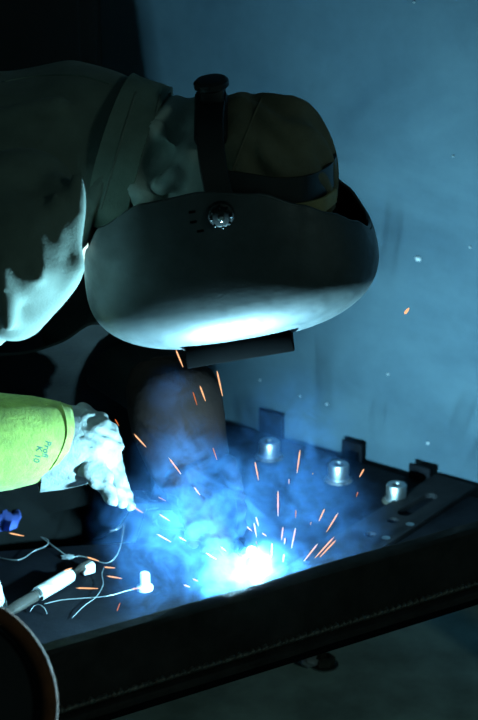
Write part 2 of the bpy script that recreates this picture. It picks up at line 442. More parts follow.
# jacket: torso, shoulders, sleeves and modelled folds in one skin
def cap_px(a, b, r0, r1): return capsule_geo(P(*a), P(*b), M(r0, P(*a)), M(r1, P(*b)))
tor = []
def ring_loft(rings, n=32):
    """rings: centre, half depth (Y), half height (Z), x-lean"""
    V = []; F = []
    for c, ry, rz, lean in rings:
        for j in range(n):
            a = 2 * PI * j / n
            cy, cz = math.cos(a), math.sin(a)
            y = math.copysign(abs(cy) ** .85, cy) * ry; z = math.copysign(abs(cz) ** .85, cz) * rz
            V.append(Vector(c) + Vector((z * lean, y, z)))
    k = len(rings)
    for i in range(k - 1):
        for j in range(n): F.append((i * n + j, i * n + (j + 1) % n, (i + 1) * n + (j + 1) % n, (i + 1) * n + j))
    F.append(tuple(range(n))); F.append(tuple((k - 1) * n + j for j in range(n))); return V, F
c0 = P(0, 190, 2.03)
rings = [(hips + Vector((-.06, 0, 0)), .17, .13, .3), (hips + Vector((.1, 0, .10)), .19, .15, .3), (Vector((-.45, 2.06, c0.z - .005)), .20, .148, .2),
         (c0 + Vector((-.02, 0, -.002)), .205, .146, .15), (P(50, 182, 2.01), .165, .140, .2), (P(85, 172, 1.97), .115, .115, .28), (P(112, 160, 1.94), .098, .092, .3)]
jp = [ring_loft(rings),
      cap_px((14, 252, 1.75), (-120, 350, 1.80), 68, 66), cap_px((20, 200, 1.80), (-20, 260, 1.76), 56, 66), capsule_geo(sh_l + Vector((-.06, -.06, 0)), sh_l + Vector((-.02, 0, -.03)), .085, .07),
      capsule_geo(el_r, P(-75, 441, 1.88), .065, .048),
      # folds
      cap_px((60, 192, 1.76), (54, 262, 1.74), 22, 30), cap_px((54, 262, 1.74), (16, 308, 1.73), 31, 36),
      cap_px((77, 176, 1.735), (73, 262, 1.725), 7, 11), cap_px((73, 262, 1.725), (30, 325, 1.72), 13, 14),
      cap_px((56, 200, 1.725), (58, 250, 1.71), 6, 8), cap_px((58, 250, 1.71), (20, 290, 1.69), 8, 9),
      cap_px((33, 225, 1.70), (38, 275, 1.685), 6, 9), cap_px((0, 265, 1.675), (8, 325, 1.68), 9, 10),
      cap_px((-5, 120, 1.90), (60, 110, 1.89), 16, 12)]
def jf(co, no):
    x, y, z = co.T
    d = .0030 * np.sin(38 * x + 20 * z + 9 * np.sin(7 * y + 4 * z)) * np.clip((z - .55) * 4, 0, 1)
    d += .0022 * np.sin(65 * z - 30 * x + 5 * np.sin(11 * x + 3))
    return d
jacket = fuse('jacket', jp, .0062, 7, 'coat', person, displace(jf))
jbvh = BVHTree.FromPolygons([v.co for v in jacket.data.vertices], [p.vertices[:] for p in jacket.data.polygons])
def hit(px, py, bvh, off=.0):
    d = ray(px, py).normalized(); r = bvh.ray_cast(CAM, d)
    return (r[0] - d * off) if r[0] is not None else None
def stitch(name, pix, rad, m, parent, bvh, off=.0005):
    pts = [hit(x, y, bvh, off) for x, y in [(p.x, p.y) for p in spline([Vector((a, b, 0)) for a, b in pix], 8)]]
    pts = [p for p in pts if p is not None]
    # drop jumps
    out = [pts[0]]
    for p in pts[1:]:
        if (p - out[-1]).length < .03: out.append(p)
    return tube(name, out, rad, m, parent, 6)
fuse('leather_sleeve', [capsule_geo(sh_l + Vector((-.02, 0, -.02)), P(92, 322, 2.14), .08, .07), capsule_geo(P(92, 322, 2.14), P(168, 400, 2.0), .070, .045)], .008, 6, 'apron', person, displace(lambda co, no: .003 * np.sin(60 * co[:, 0] + 50 * co[:, 2])))
stitch('armhole_seam', [(-20, 148), (8, 151), (30, 160), (48, 171), (62, 182)], .0016, 'collar', jacket, jbvh)
stitch('yoke_seam', [(2, 82), (40, 76), (80, 76), (110, 84)], .0013, 'collar', jacket, jbvh)

# collar: a tall stand-up band, leaning, with folded edge
def ring_band(name, c, axis, updir, r_a, r_b, length, flare, m, parent, thick=.005, n=64, wav=.0, zl=10, arc=(0, 2 * PI)):
    axis = Vector(axis).normalized(); u = Vector(updir); u = (u - axis * u.dot(axis)).normalized(); v = axis.cross(u)
    V = []; F = []
    prof = [(0, 0)] + [(i / zl, 0) for i in range(1, zl + 1)] + [(1, 1)] + [(i / zl, 1) for i in range(zl - 1, -1, -1)]
    k = len(prof)
    for j in range(n + 1):
        a = arc[0] + (arc[1] - arc[0]) * j / n
        for (t, inn) in prof:
            f = 1 + flare * t + wav * math.sin(a * 5 + t * 3) * t
            ra, rb = r_a * f - thick * inn, r_b * f - thick * inn
            V.append(Vector(c) + axis * (length * t) + u * (math.cos(a) * ra) + v * (math.sin(a) * rb))
    for j in range(n):
        for i in range(k): F.append((j * k + i, j * k + (i + 1) % k, (j + 1) * k + (i + 1) % k, (j + 1) * k + i))
    me = mesh(name, V, F); smooth(me, 50); return link(name, me, m, parent)
ca = (P(178, 166, 1.93) - P(118, 148, 1.94)).normalized()
col = ring_band('collar', P(112, 150, 1.94), ca, Zv, .092, .098, M(40, P(120, 150, 1.94)), -.06, 'collar', person, .006, wav=.03)
cb = BVHTree.FromPolygons([v.co for v in col.data.vertices], [p.vertices[:] for p in col.data.polygons])
stitch('collar_seam', [(136, 92), (124, 130), (112, 170), (101, 208)], .0014, 'coat', col, cb)
stitch('collar_edge_seam', [(160, 95), (152, 130), (142, 165), (128, 200)], .0012, 'coat', col, cb)
# hood cloth between collar and cap, with folds
def hf(co, no):
    x, y, z = co.T
    return .0065 * np.sin(70 * x + 26 * z + 4 * np.sin(30 * z + 9 * y)) + .0045 * np.sin(95 * z - 60 * x + 2 * np.sin(50 * x))
hp_ = [capsule_geo(P(135, 158, 1.94), P(205, 158, 1.92), .074, .066), capsule_geo(P(190, 160, 1.93), head_c + Vector((-.03, 0, .0)), .068, .075),
       cap_px((150, 120, 1.90), (140, 205, 1.86), 12, 16), cap_px((165, 178, 1.845), (205, 196, 1.835), 15, 13), cap_px((158, 135, 1.87), (200, 160, 1.85), 9, 8), cap_px((150, 115, 1.95), (205, 122, 1.95), 18, 12)]
fuse('hood', hp_, .005, 4, 'hood', person, displace(hf))
# cap over the back of the head
def cf(co, no):
    x, y, z = co.T
    dx = x - head_c.x; dz = z - head_c.z
    a = np.arctan2(y - head_c.y, dz + .05)
    return .0050 * np.sin(19 * a + 45 * dx + 2 * np.sin(60 * dx)) * np.clip((dx + .06) * 14, .2, 1) + .002 * np.sin(120 * dx + 30 * dz)
hc = head_c
cp = [ell_geo(P(280, 168, HY), (M(56, hc), .080, M(74, hc)), RH), ell_geo(P(243, 150, HY), (M(30, hc), .078, M(56, hc)), RH), ell_geo(P(232, 128, HY), (M(16, hc), .06, M(30, hc)), RH)]
cap_o = fuse('cap', cp, .0045, 5, 'cap', person, displace(cf))
capb = BVHTree.FromPolygons([v.co for v in cap_o.data.vertices], [p.vertices[:] for p in cap_o.data.polygons])
stitch('cap_seam', [(262, 98), (252, 120), (240, 150), (232, 172)], .0012, 'cap', cap_o, capb)
# trousers and boots
tp = [capsule_geo(hips + Vector((-.02, 0, -.02)), hips + Vector((.0, .1, 0)), .15, .15)]
for kn, an, hp in (((-.33, 2.23, .13), (-.82, 2.24, .10), (-.74, 2.05, .46)), ((-.26, 2.40, .13), (-.80, 2.41, .10), (-.74, 2.25, .46))):
    tp += [capsule_geo(hp, kn, .13, .10), capsule_geo(kn, an, .095, .065)]
def tf(co, no):
    x, y, z = co.T; return .006 * np.sin(30 * x + 35 * z + 5 * np.sin(12 * y))
fuse('trousers', tp, .011, 5, 'trousers', person, displace(tf))
for yy in (2.24, 2.41):
    fuse('boot', [capsule_geo((-.90, yy, .09), (-.84, yy, .10), .055, .05), capsule_geo((-.92, yy, .05), (-1.02, yy, .04), .048, .04), capsule_geo((-1.02, yy, .045), (-1.08, yy, .04), .045, .038)], .008, 4, 'black', person)
# leather apron falling from the chest
ag = []
av = [[(-30, 352, 2.02), (20, 352, 2.02), (62, 340, 2.00), (92, 322, 1.98), (120, 330, 2.0)], [(-30, 372, 2.05), (20, 368, 2.06), (75, 372, 2.05), (110, 352, 2.04), (136, 350, 2.06)],
      [(-30, 430, 2.12), (25, 425, 2.13), (90, 425, 2.14), (120, 400, 2.15), (150, 400, 2.15)], [(-30, 520, 2.16), (25, 515, 2.17), (80, 505, 2.17), (120, 490, 2.18), (150, 490, 2.2)]]
rows = [spline([P(*q) for q in r], 6) for r in av]
cols_ = []
for i in range(len(rows[0])): cols_.append(spline([r[i] for r in rows], 8))
nc = len(cols_[0]); V = [p for c_ in cols_ for p in c_]
F = [(i * nc + j, i * nc + j + 1, (i + 1) * nc + j + 1, (i + 1) * nc + j) for i in range(len(cols_) - 1) for j in range(nc - 1)]
me = mesh('apron', V, F); bm = bmesh.new(); bm.from_mesh(me); bmesh.ops.solidify(bm, geom=bm.faces[:], thickness=.004); bm.to_mesh(me); bm.free(); smooth(me, 60)
link('apron', me, 'apron', person)

# ------------------------------------------------------------------ right glove: yellow suede cuff + pale hand
gr = empty('glove_right_root', (0, 0, 0)); bpy.data.objects.remove(gr)
def cuff_geo(stations, n=48, thick=.004):
    """stations: (px,py_top,py_bot,Y) -> open cuff with thickness"""
    V = []; F = []
    cs = []
    for (px, yt, yb, Y) in stations:
        c = P(px, (yt + yb) / 2, Y); cs.append((c, M((yb - yt) / 2, c)))
    k = len(cs)
    for inn in (0, 1):
        for i in (range(k) if not inn else range(k - 1, -1, -1)):
            c, r = cs[i]; r -= thick * inn
            t = (cs[min(i + 1, k - 1)][0] - cs[max(i - 1, 0)][0]).normalized()
            u = (Vector((0, 1, 0)) - t * t.y).normalized(); v = t.cross(u)
            for j in range(n):
                a = 2 * PI * j / n; V.append(c + (u * math.cos(a) + v * math.sin(a)) * r * (1 + .02 * math.sin(3 * a + i)))
    m_ = 2 * k
    for i in range(m_):
        for j in range(n): F.append((i * n + j, i * n + (j + 1) % n, ((i + 1) % m_) * n + (j + 1) % n, ((i + 1) % m_) * n + j))
    return V, F
gl = empty('glove', P(70, 450, 1.92)); gl.parent = person; gl.matrix_parent_inverse = person.matrix_world.inverted()
gl['label'] = 'pale leather glove with a yellow-green suede cuff'
me = mesh('cuff', *cuff_geo([(-45, 388, 496, 1.90), (-15, 390, 493, 1.905), (10, 393, 489, 1.91), (35, 396, 483, 1.915), (58, 401, 474, 1.92), (72, 406, 468, 1.92), (78, 412, 462, 1.92)])); smooth(me, 50)
cuff = link('cuff', me, 'cuff', gl)
cbv = BVHTree.FromPolygons([v.co for v in cuff.data.vertices], [p.vertices[:] for p in cuff.data.polygons])
stitch('cuff_seam', [(60, 402), (66, 418), (67, 436), (60, 455), (50, 470)], .0012, 'cuff', cuff, cbv)
# printing on the cuff: reads downward along the cuff
def print_text(txt, px, py, h, ang, m, parent, bvh):
    cu = bpy.data.curves.new('lettering', 'FONT'); cu.body = txt; cu.size = 1.0; cu.fill_mode = 'FRONT'; cu.resolution_u = 3; cu.offset = .022
    o = bpy.data.objects.new('tmp', cu); C.objects.link(o); dg = bpy.context.evaluated_depsgraph_get()
    me = bpy.data.meshes.new_from_object(o.evaluated_get(dg)); bpy.data.objects.remove(o)
    a = math.radians(ang); ok = True
    for v in me.vertices:
        tx, ty = v.co.x * h * 1.02, v.co.y * h
        # text advance runs down (angle a from vertical), letter tops to the right
        x = px + ty * math.cos(a) - tx * math.sin(a); y = py + tx * math.cos(a) + ty * math.sin(a)
        p = hit(x, y, bvh, .0006)
        v.co = p if p is not None else P(x, y, 1.87)
    me.materials.clear(); me.name = 'lettering'
    return link('lettering', me, m, parent)
print_text('Profi', 46.0, 440.5, 8.6, 14, 'ink', cuff, cbv)
print_text('K 10', 37.4, 445.5, 8.6, 14, 'ink', cuff, cbv)
# hand: palm, four fingers and a thumb, curled down towards the weld
def finger(pts, rads):
    g = []
    for i in range(len(pts) - 1): g.append(cap_px(pts[i], pts[i + 1], rads[i], rads[i + 1]))
    return g
hand = [cap_px((40, 448, 1.925), (84, 444, 1.93), 34, 37), cap_px((84, 440, 1.93), (100, 448, 1.93), 33, 24), cap_px((74, 462, 1.91), (96, 466, 1.92), 22, 17)]
hand += finger([(96, 440, 1.945), (112, 462, 1.945), (120, 484, 1.93), (131, 505, 1.915)], [14.5, 10.8, 8.6, 5.6])       # index
hand += finger([(96, 452, 1.925), (110, 472, 1.92), (116, 490, 1.905), (124, 504, 1.895)], [13.5, 10.4, 8.6, 5.6])         # middle
hand += finger([(92, 460, 1.90), (104, 480, 1.887), (109, 494, 1.875), (115, 503, 1.865)], [12.5, 9.6, 7.8, 5.2])            # ring
hand += finger([(86, 468, 1.89), (94, 479, 1.88), (99, 484, 1.88)], [10.5, 8, 6.2])                                       # little
hand += finger([(84, 418, 1.95), (96, 425, 1.955), (104, 438, 1.96), (110, 456, 1.965)], [15, 11, 9.5, 7])            # thumb
def gf(co, no):
    x, y, z = co.T; return .0011 * np.sin(230 * x + 160 * z + 4 * np.sin(90 * z + 60 * y)) + .0008 * np.sin(300 * z - 120 * x)
fuse('hand', hand, .0026, 4, 'glove', gl, displace(gf))
me = mesh('glove_lining', *cuff_geo([(38, 402, 492, 1.925), (60, 403, 489, 1.93), (82, 405, 484, 1.93), (94, 409, 476, 1.93)])); smooth(me, 50)
lin = link('glove_lining', me, 'glove', gl)

# ------------------------------------------------------------------ left glove: dark brown leather gauntlet
gb = empty('glove', P(190, 450, 1.97)); gb.parent = person; gb.matrix_parent_inverse = person.matrix_world.inverted()
gb['label'] = 'dark brown leather gauntlet in the smoke'
def lat_cuff(stations, n=44, thick=.005):
    """stations: (left px, right px, row, Y) -> open gauntlet hanging down"""
    V = []; F = []; cs = []
    for (xl, xr_, py, Y) in stations:
        c = P((xl + xr_) / 2, py, Y); cs.append((c, M((xr_ - xl) / 2, c)))
    k = len(cs)
    for inn in (0, 1):
        for i in (range(k) if not inn else range(k - 1, -1, -1)):
            c, r = cs[i]; r -= thick * inn
            t = (cs[min(i + 1, k - 1)][0] - cs[max(i - 1, 0)][0]).normalized()
            u = (Vector((1, 0, 0)) - t * t.x).normalized(); v = t.cross(u)
            for j in range(n):
                a = 2 * PI * j / n; V.append(c + (u * math.cos(a) + v * math.sin(a) * .82) * r)
    m_ = 2 * k
    for i in range(m_):
        for j in range(n): F.append((i * n + j, i * n + (j + 1) % n, ((i + 1) % m_) * n + (j + 1) % n, ((i + 1) % m_) * n + j))
    return V, F
me = mesh('cuff', *lat_cuff([(152, 200, 361, 1.985), (140, 212, 366, 1.982), (131, 218, 375, 1.978), (126, 221, 388, 1.975), (127, 223, 405, 1.972), (131, 226, 425, 1.97), (140, 228, 445, 1.965), (150, 231, 465, 1.96), (160, 232, 480, 1.955)])); smooth(me, 50)
bc = link('cuff', me, 'brown', gb)
# rolled rim of the gauntlet
c_, r_ = P(176, 361, 1.985), M(24, P(176, 361, 1.985))
rim = []
t = (P(176, 366, 1.982) - c_).normalized(); u = (Vector((1, 0, 0)) - t * t.x).normalized(); v = t.cross(u)
for j in range(49): a = 2 * PI * j / 48; rim.append(c_ + (u * math.cos(a) + v * math.sin(a) * .82) * r_)
tube('cuff_rim', rim, .0032, 'brown', bc, 8)
bh = [cap_px((192, 470, 1.955), (206, 500, 1.945), 36, 30)]
bh += finger([(222, 470, 1.945), (233, 498, 1.935), (236, 525, 1.92), (237, 546, 1.905)], [17, 13, 11, 8])
bh += finger([(212, 490, 1.925), (226, 512, 1.91), (228, 532, 1.90), (226, 548, 1.895)], [16, 12, 10.5, 8])
bh += finger([(200, 495, 1.915), (210, 520, 1.90), (212, 536, 1.895), (208, 548, 1.90)], [15, 12, 10, 8])
bh += finger([(188, 495, 1.92), (192, 518, 1.905), (194, 532, 1.905), (192, 542, 1.91)], [13, 10, 9, 7])
bh += finger([(178, 480, 1.95), (182, 505, 1.95), (196, 525, 1.955), (208, 536, 1.955)], [16, 12, 10, 8])
fuse('hand', bh, .003, 4, 'brown', gb, displace(gf))

# ================================================================== WELDING HELMET
hm = empty('welding_helmet', P(233, 330, HY))
tag(hm, 'glossy black welding helmet worn face-down, lit from below by the arc', 'welding helmet')
hC = P(232, 266, HY)
RM = (Matrix.Rotation(math.radians(-10), 3, 'Y') @ Matrix.Rotation(math.radians(5), 3, 'X'))
def HL(a, s, f):
    """helmet space: a towards the crown, s away from camera, f out of the face (metres)"""
    return hC + RM @ Vector((a, s, -f))
pxm = M(1.0, hC)
HA, HS, HF = 147 * pxm, .116, 73 * pxm
def sgnp(x, e): return math.copysign(abs(x) ** e, x)
def rim_b(a):
    x = a / HA
    ks = [(-1, 28), (-.93, 58), (-.8, 84), (-.5, 106), (-.1, 110), (.3, 98), (.55, 78), (.75, 60), (.9, 42), (1, 22)]
    for (x0, b0), (x1, b1) in zip(ks, ks[1:]):
        if x <= x1 or x1 == 1:
            t = min(1, max(0, (x - x0) / (x1 - x0))); t = t * t * (3 - 2 * t) * .5 + t * .5
            return (b0 + (b1 - b0) * t) * pxm
def shell_pt(phi, th):
    """phi around the face; th<0 wall part (-1 rim .. 0), th 0..1 to the front pole"""
    pa, ps = sgnp(math.cos(phi), 2 / 2.7), sgnp(math.sin(phi), 2 / 2.7)
    if th <= 0:
        b = rim_b(pa * HA); k = 1 - .15 * (-th) ** 1.3
        return HL(pa * HA * (1 - .02 * th * th), ps * HS * k, b * th)
    q = th * PI / 2
    r = math.cos(q) ** (2 / 2.2); f = HF * math.sin(q) ** (2 / 2.2)
    return HL(pa * HA * r, ps * HS * math.cos(q) ** (2 / 1.75), f)
NP = 128
ths = [-1, -.97, -.85, -.7, -.5, -.3, -.15, 0] + [i / 18 for i in range(1, 18)]
V = [shell_pt(2 * PI * j / NP, th) for th in ths for j in range(NP)]
F = [(i * NP + j, i * NP + (j + 1) % NP, (i + 1) * NP + (j + 1) % NP, (i + 1) * NP + j) for i in range(len(ths) - 1) for j in range(NP)]
V.append(HL(0, 0, HF)); ip = len(V) - 1
F += [((len(ths) - 1) * NP + j, (len(ths) - 1) * NP + (j + 1) % NP, ip) for j in range(NP)]
me = mesh('shell', V, F)
bm = bmesh.new(); bm.from_mesh(me); bm.normal_update()
fc = sum((f.calc_center_median() for f in bm.faces), Vector()) / len(bm.faces)
bmesh.ops.solidify(bm, geom=bm.faces[:], thickness=.0028); bm.to_mesh(me); bm.free(); smooth(me, 60)
shell = link('shell', me, 'helmet', hm)
rimpts = [shell_pt(2 * PI * j / NP, -1).lerp(HL(0, 0, -.12), .018) for j in range(NP + 1)]
tube('rim_bead', rimpts, .0022, 'helmet', shell, 8)
# lens holder on the face
uA = (RM @ Vector((1, 0, 0))).normalized(); uS = (RM @ Vector((0, 1, 0))).normalized(); uF = (RM @ Vector((0, 0, -1))).normalized()
lc = HL(-4 * pxm, 0, HF - .047)
boxo('lens_surround', lc + uF * -.002, uA, uS, uF, 110 * pxm, .112, .012, 'matte', hm, .004)
hv = box_geo(lc + uF * .013, uA, uS, uF, 1, 1, 1)
def frus(c, la, ls, la2, ls2, h, name, m, parent, bev):
    V = []
    for (x, y, z) in ((-la, -ls, 0), (la, -ls, 0), (la, ls, 0), (-la, ls, 0), (-la2, -ls2, h), (la2, -ls2, h), (la2, ls2, h), (-la2, ls2, h)):
        V.append(c + uA * x / 2 + uS * y / 2 + uF * z)
    me = mesh(name, V, [(0, 1, 2, 3), (4, 5, 6, 7), (0, 1, 5, 4), (1, 2, 6, 5), (2, 3, 7, 6), (3, 0, 4, 7)]); bevel(me, bev); return link(name, me, m, parent)
lh = frus(lc + uF * .004, 104 * pxm, .170, 107 * pxm, .184, .037, 'lens_holder', 'matte', hm, .002)
boxo('lens', lc + uF * .0402, uA, uS, uF, 88 * pxm, .120, .003, 'lens', lh, .001)
for sx in (-1, 1): boxo('clip', lc + uA * (sx * 54 * pxm) + uS * -.05 + uF * .026, uA, uS, uF, .006, .02, .012, 'black', lh, .0015)
# crown ramp behind the lens holder
frus(lc + uA * 56 * pxm + uF * .012, 30 * pxm, .13, 4 * pxm, .12, .014, 'ramp', 'matte', lh, .0015)
# side knob with grips and tick marks
sb = BVHTree.FromPolygons([v.co for v in me.vertices], [p.vertices[:] for p in me.polygons]) if False else BVHTree.FromPolygons([v.co for v in shell.data.vertices], [p.vertices[:] for p in shell.data.polygons])
kp = hit(221, 214, sb)
kn_ax = -uS
knb = lathe('knob', [(M(13.5, kp), -.002), (M(13.5, kp), .003), (M(12.5, kp), .005), (M(10, kp), .006), (M(9.5, kp), .013), (M(8, kp), .015), (M(3, kp), .0155)], kp, kn_ax, 'black', hm, 32)
for j in range(8):
    a = 2 * PI * j / 8; q = kp + (uA * math.cos(a) + uF * math.sin(a)) * M(10, kp) + kn_ax * .009
    V, F = capsule_geo(q - kn_ax * .004, q + kn_ax * .004, .0018, .0018, 8, 2); m2 = mesh('grip', V, F); smooth(m2); link('grip', m2, 'black', knb)
lathe('screw', [(M(3.2, kp), .0), (M(3.2, kp), .002), (M(2.2, kp), .0028)], kp + kn_ax * .0150, kn_ax, 'chrome', knb, 14)
for j, (px, py) in enumerate(((192, 212), (193.5, 222), (200.5, 231))):
    q = hit(px, py, sb, .0003); boxo('tick_mark', q, uA, -uF, kn_ax, .0075, .0026, .0012, 'matte', hm, .0003)
# head harness: nape band with ratchet, crown band, sweatband
def ribbon(name, pts, nrm, width, thick, m, parent, side):
    V = []; F = []; k = len(pts)
    for i in range(k):
        t = (pts[min(i + 1, k - 1)] - pts[max(i - 1, 0)]).normalized(); nn = nrm[i].normalized(); s = t.cross(nn).normalized()
        w_ = width[i] if hasattr(width, '__len__') else width
        for (a, b) in ((-1, 0), (1, 0), (1, 1), (-1, 1)): V.append(pts[i] + s * (a * w_ / 2) + nn * (b * thick))
    for i in range(k - 1):
        for j in range(4): F.append((i * 4 + j, i * 4 + (j + 1) % 4, (i + 1) * 4 + (j + 1) % 4, (i + 1) * 4 + j))
    F.append((0, 1, 2, 3)); F.append(tuple((k - 1) * 4 + j for j in range(4)))
    me = mesh(name, V, F); bevel(me, thick * .3, 1); return link(name, me, m, parent)
def wrap(pix, r_extra, far_mirror=True):
    """pixel path on the near side of the head, mirrored to the far side"""
    cc = Vector(head_c); near = []
    for q in spline([Vector((a, b, c)) for a, b, c in pix], 6): near.append(P(q.x, q.y, q.z))
    return near
# nape band runs over the back of the head from temple to temple
nape = [(222, 205, 1.775), (215, 178, 1.778), (211, 150, 1.788), (210, 122, 1.81), (212, 104, 1.85)]
npn = wrap(nape, 0)
far = [Vector((p.x, 2 * HY + .02 - p.y, p.z)) for p in npn][::-1]
pts = npn + far[1:]
axc = P(214, 190, HY)
nrm = [Vector((0, p.y - axc.y, p.z - axc.z)) for p in pts]
ribbon('nape_band', pts, nrm, [M(26, head_c)] * len(pts), .004, 'black', hm, 1)
pad = P(212, 118, 1.82)
boxo('ratchet_housing', P(211, 118, 1.845), Xv, Vector((0, .8, .6)), Vector((0, -.6, .8)), M(34, pad), .07, .02, 'black', hm, .006)
boxo('ratchet_post', P(212, 96, 1.86), Xv, Yv, Zv, M(24, pad), .03, .03, 'black', hm, .004)
rk = lathe('ratchet_knob', [(M(14, pad), 0), (M(18, pad), .003), (M(18, pad), .009), (M(15, pad), .012), (M(6, pad), .0125)], P(212, 89, 1.86), Vector((-.12, -.15, 1)), 'black', hm, 28)
crown = [(214, 192, 1.785), (226, 184, 1.785), (248, 186, 1.785), (275, 190, 1.79), (305, 188, 1.80), (326, 178, 1.835), (333, 168, 1.87)]
cn = wrap(crown, 0); far = [Vector((p.x, 2 * HY - p.y, p.z + .005)) for p in cn][::-1]
pts = cn + far[1:]; nrm = [(p - Vector((head_c.x - .02, head_c.y, p.z))) for p in pts]
ribbon('head_band', pts, nrm, [M(25, head_c)] * len(pts), .004, 'black', hm, 1)
sw = [(284, 211, 1.795), (305, 209, 1.80), (322, 204, 1.812), (333, 195, 1.845)]
pn = wrap(sw, 0); nrm = [(p - Vector((head_c.x - .02, head_c.y, p.z))) for p in pn]
ribbon('sweatband', pn, nrm, [M(15, head_c)] * len(pn), .005, 'sweat', hm, 1)

# ================================================================== TORCH, ARC
tr = empty('welding_torch', P(225, 520, 1.92))
tag(tr, 'slim welding torch held in the brown gauntlet, nozzle at the arc', 'welding torch')
tip = ARC + Vector((-.005, .016, .006))
pth = spline([P(160, 520, 2.0), P(205, 522, 1.93), P(228, 535, 1.905), P(243, 552, 1.885), tip], 6)
tube('handle', pth[:11], .013, 'black', tr, 12)
tube('neck', pth[10:20], .0065, 'steel', tr, 10)
tube('nozzle', [pth[18], pth[20], pth[-1]], [.007, .007, .006], 'steel', tr, 14)
V, F = ell_geo(ARC, (.0035, .0035, .0035), None, 12, 8)
ao = link('welding_arc', mesh('welding_arc', V, F), 'arc'); smooth(ao.data)
tag(ao, 'blinding white welding arc just behind the front beam', 'welding arc')

# ================================================================== LOOSE THINGS ON THE PLATE
ZW = ZP + .002
def wire(pix, rad, label, zs=None):
    pts = spline([PZ(x, y, ZP + .002 + (zs[i] if zs else .0)) for i, (x, y) in enumerate(pix)], 8)
    o = tube('wire_offcut', pts, rad, 'wire', None, 6); tag(o, label, 'wire', 'loose bits of welding wire'); return o
wire([(-4, 557), (14, 560), (24, 558), (34, 551), (46, 546), (48, 540), (41, 537)], .00055, 'hooked wire offcut curling in from the left edge', [.0, .004, .004, .006, .01, .014, .014])
wire([(41, 537), (56, 548), (70, 557), (80, 556), (92, 559), (105, 563), (114, 559), (120, 548), (123, 532), (124, 524), (118, 529), (110, 531)], .00055, 'long looping wire offcut with a bent-back end below the pale glove', [.012, .008, .003, .003, .004, .004, .008, .016, .026, .03, .03, .028])
wire([(44, 604), (62, 600), (85, 598), (108, 596), (126, 591), (139, 588)], .00055, 'wavy wire offcut running to the white plug', [.002, .003, .003, .003, .003, .004])
wire([(72, 618), (84, 606), (96, 597), (103, 585), (102, 574), (104, 568)], .00045, 'thin crooked wire offcut crossing the wavy one', [.001, .005, .006, .006, .007, .008])
wire([(30, 612), (34, 606), (40, 605), (45, 609), (47, 614)], .0005, 'small arched wire offcut near the beam', [.0, .004, .006, .004, .0])
for pix, lab in (([(134, 509), (141, 513), (147, 510), (158, 508)], 'tiny wire curl right of the pale fingertips'), ([(157, 520), (164, 515), (168, 523), (175, 524), (172, 529), (161, 524)], 'tiny tangled wire curl deep in the smoke'), ([(140, 489), (146, 494), (150, 500), (157, 501)], 'tiny wire curl left of the brown gauntlet')):
    pts = spline([PZ(x, y, ZP + .003) for x, y in pix], 6); o = tube('wire_curl', pts, .0004, 'wire', None, 5); tag(o, lab, 'wire', 'loose bits of welding wire')
# taped rod (chipping tool) lying on the plate
rod = empty('chipping_tool', PZ(60, 590, ZP)); tag(rod, 'steel chipping tool with a white taped grip lying on the plate', 'chipping tool')
h0, h1 = PZ(8, 612, ZP + .011), PZ(72, 574, ZP + .011); dd = (h1 - h0)
tube('shank', [h0 + dd * -.4, h0 + dd * .1, h0 + dd * .42], [.006, .0075, .0075], 'steel', rod, 12)
tube('grip_tape', [h0 + dd * .40, h0 + dd * .46, h0 + dd * .8, h0 + dd * .96, h0 + dd * .98], [.008, .0095, .0098, .0095, .008], 'tape', rod, 14)
tube('blade', [h0 + dd * .97, h0 + dd * 1.16, h0 + dd * 1.30], [.0055, .006, .0055], 'steel', rod, 10)
def chunk(name, px, py, z, ax, label, cat, m='white', seed=1):
    r2 = np.random.default_rng(seed); c = PZ(px, py, z)
    V, F = ell_geo(c, ax, None, 10, 6)
    V = [c + (q - c) * (1 + r2.normal() * .12) for q in V]; o = link(name, mesh(name, V, F), m); tag(o, label, cat); return o
cw = PZ(88, 568, ZP + .008)
o = boxo('white_tip', cw, Vector((.86, .5, 0)).normalized(), Vector((-.5, .86, 0)).normalized(), Zv, .017, .012, .014, 'tape', None, .002); tag(o, 'small white block at the end of the chipping tool', 'block')
chunk('solder_lump', 68, 557, ZP + .003, (.009, .005, .003), 'flat pale metal lump beside the looping wire', 'metal lump', 'wire', 4)
pg = empty('plug', PZ(145, 586, ZP)); tag(pg, 'small white plug standing on the plate at the foot of the smoke', 'plug')
q = PZ(145, 589, ZP)
lathe('base', [(.0105, 0), (.0105, .004), (.0075, .006), (.007, .008)], q, Zv, 'white', pg, 20)
lathe('stem', [(.0068, .006), (.0066, .021), (.0052, .023)], q, Zv, 'white', pg, 18)
# small blue cloth at left and a pale round container at the edge
bcl = []
cgr = [[PZ(x, y, ZP + .003 + .012 * math.sin(x * .21 + y * .13) ** 2) for x in np.linspace(-40, 21 - abs(y - 516) * .35, 9)] for y in np.linspace(503, 528, 7)]
V = [p for r in cgr for p in r]; F = [(i * 9 + j, i * 9 + j + 1, (i + 1) * 9 + j + 1, (i + 1) * 9 + j) for i in range(6) for j in range(8)]
me = mesh('blue_rag', V, F); bm = bmesh.new(); bm.from_mesh(me); bmesh.ops.solidify(bm, geom=bm.faces[:], thickness=.003); bm.to_mesh(me); bm.free(); smooth(me, 70)
o = link('blue_rag', me, 'bluec'); tag(o, 'crumpled blue rag at the left edge under the pale glove', 'rag')
ct = empty('enamel_bowl', PZ(-55, 600, ZP)); tag(ct, 'pale overturned bowl cut off by the left edge of the picture', 'bowl')
q = PZ(-57, 612, ZP); rb = M(62, q)
lathe('bowl_body', [(rb, 0), (rb * .99, .012), (rb * .96, .028), (rb * .88, .046), (rb * .74, .062), (rb * .5, .074), (rb * .36, .077), (rb * .34, .081), (rb * .1, .081)], q, Zv, 'white', ct, 48, 60)
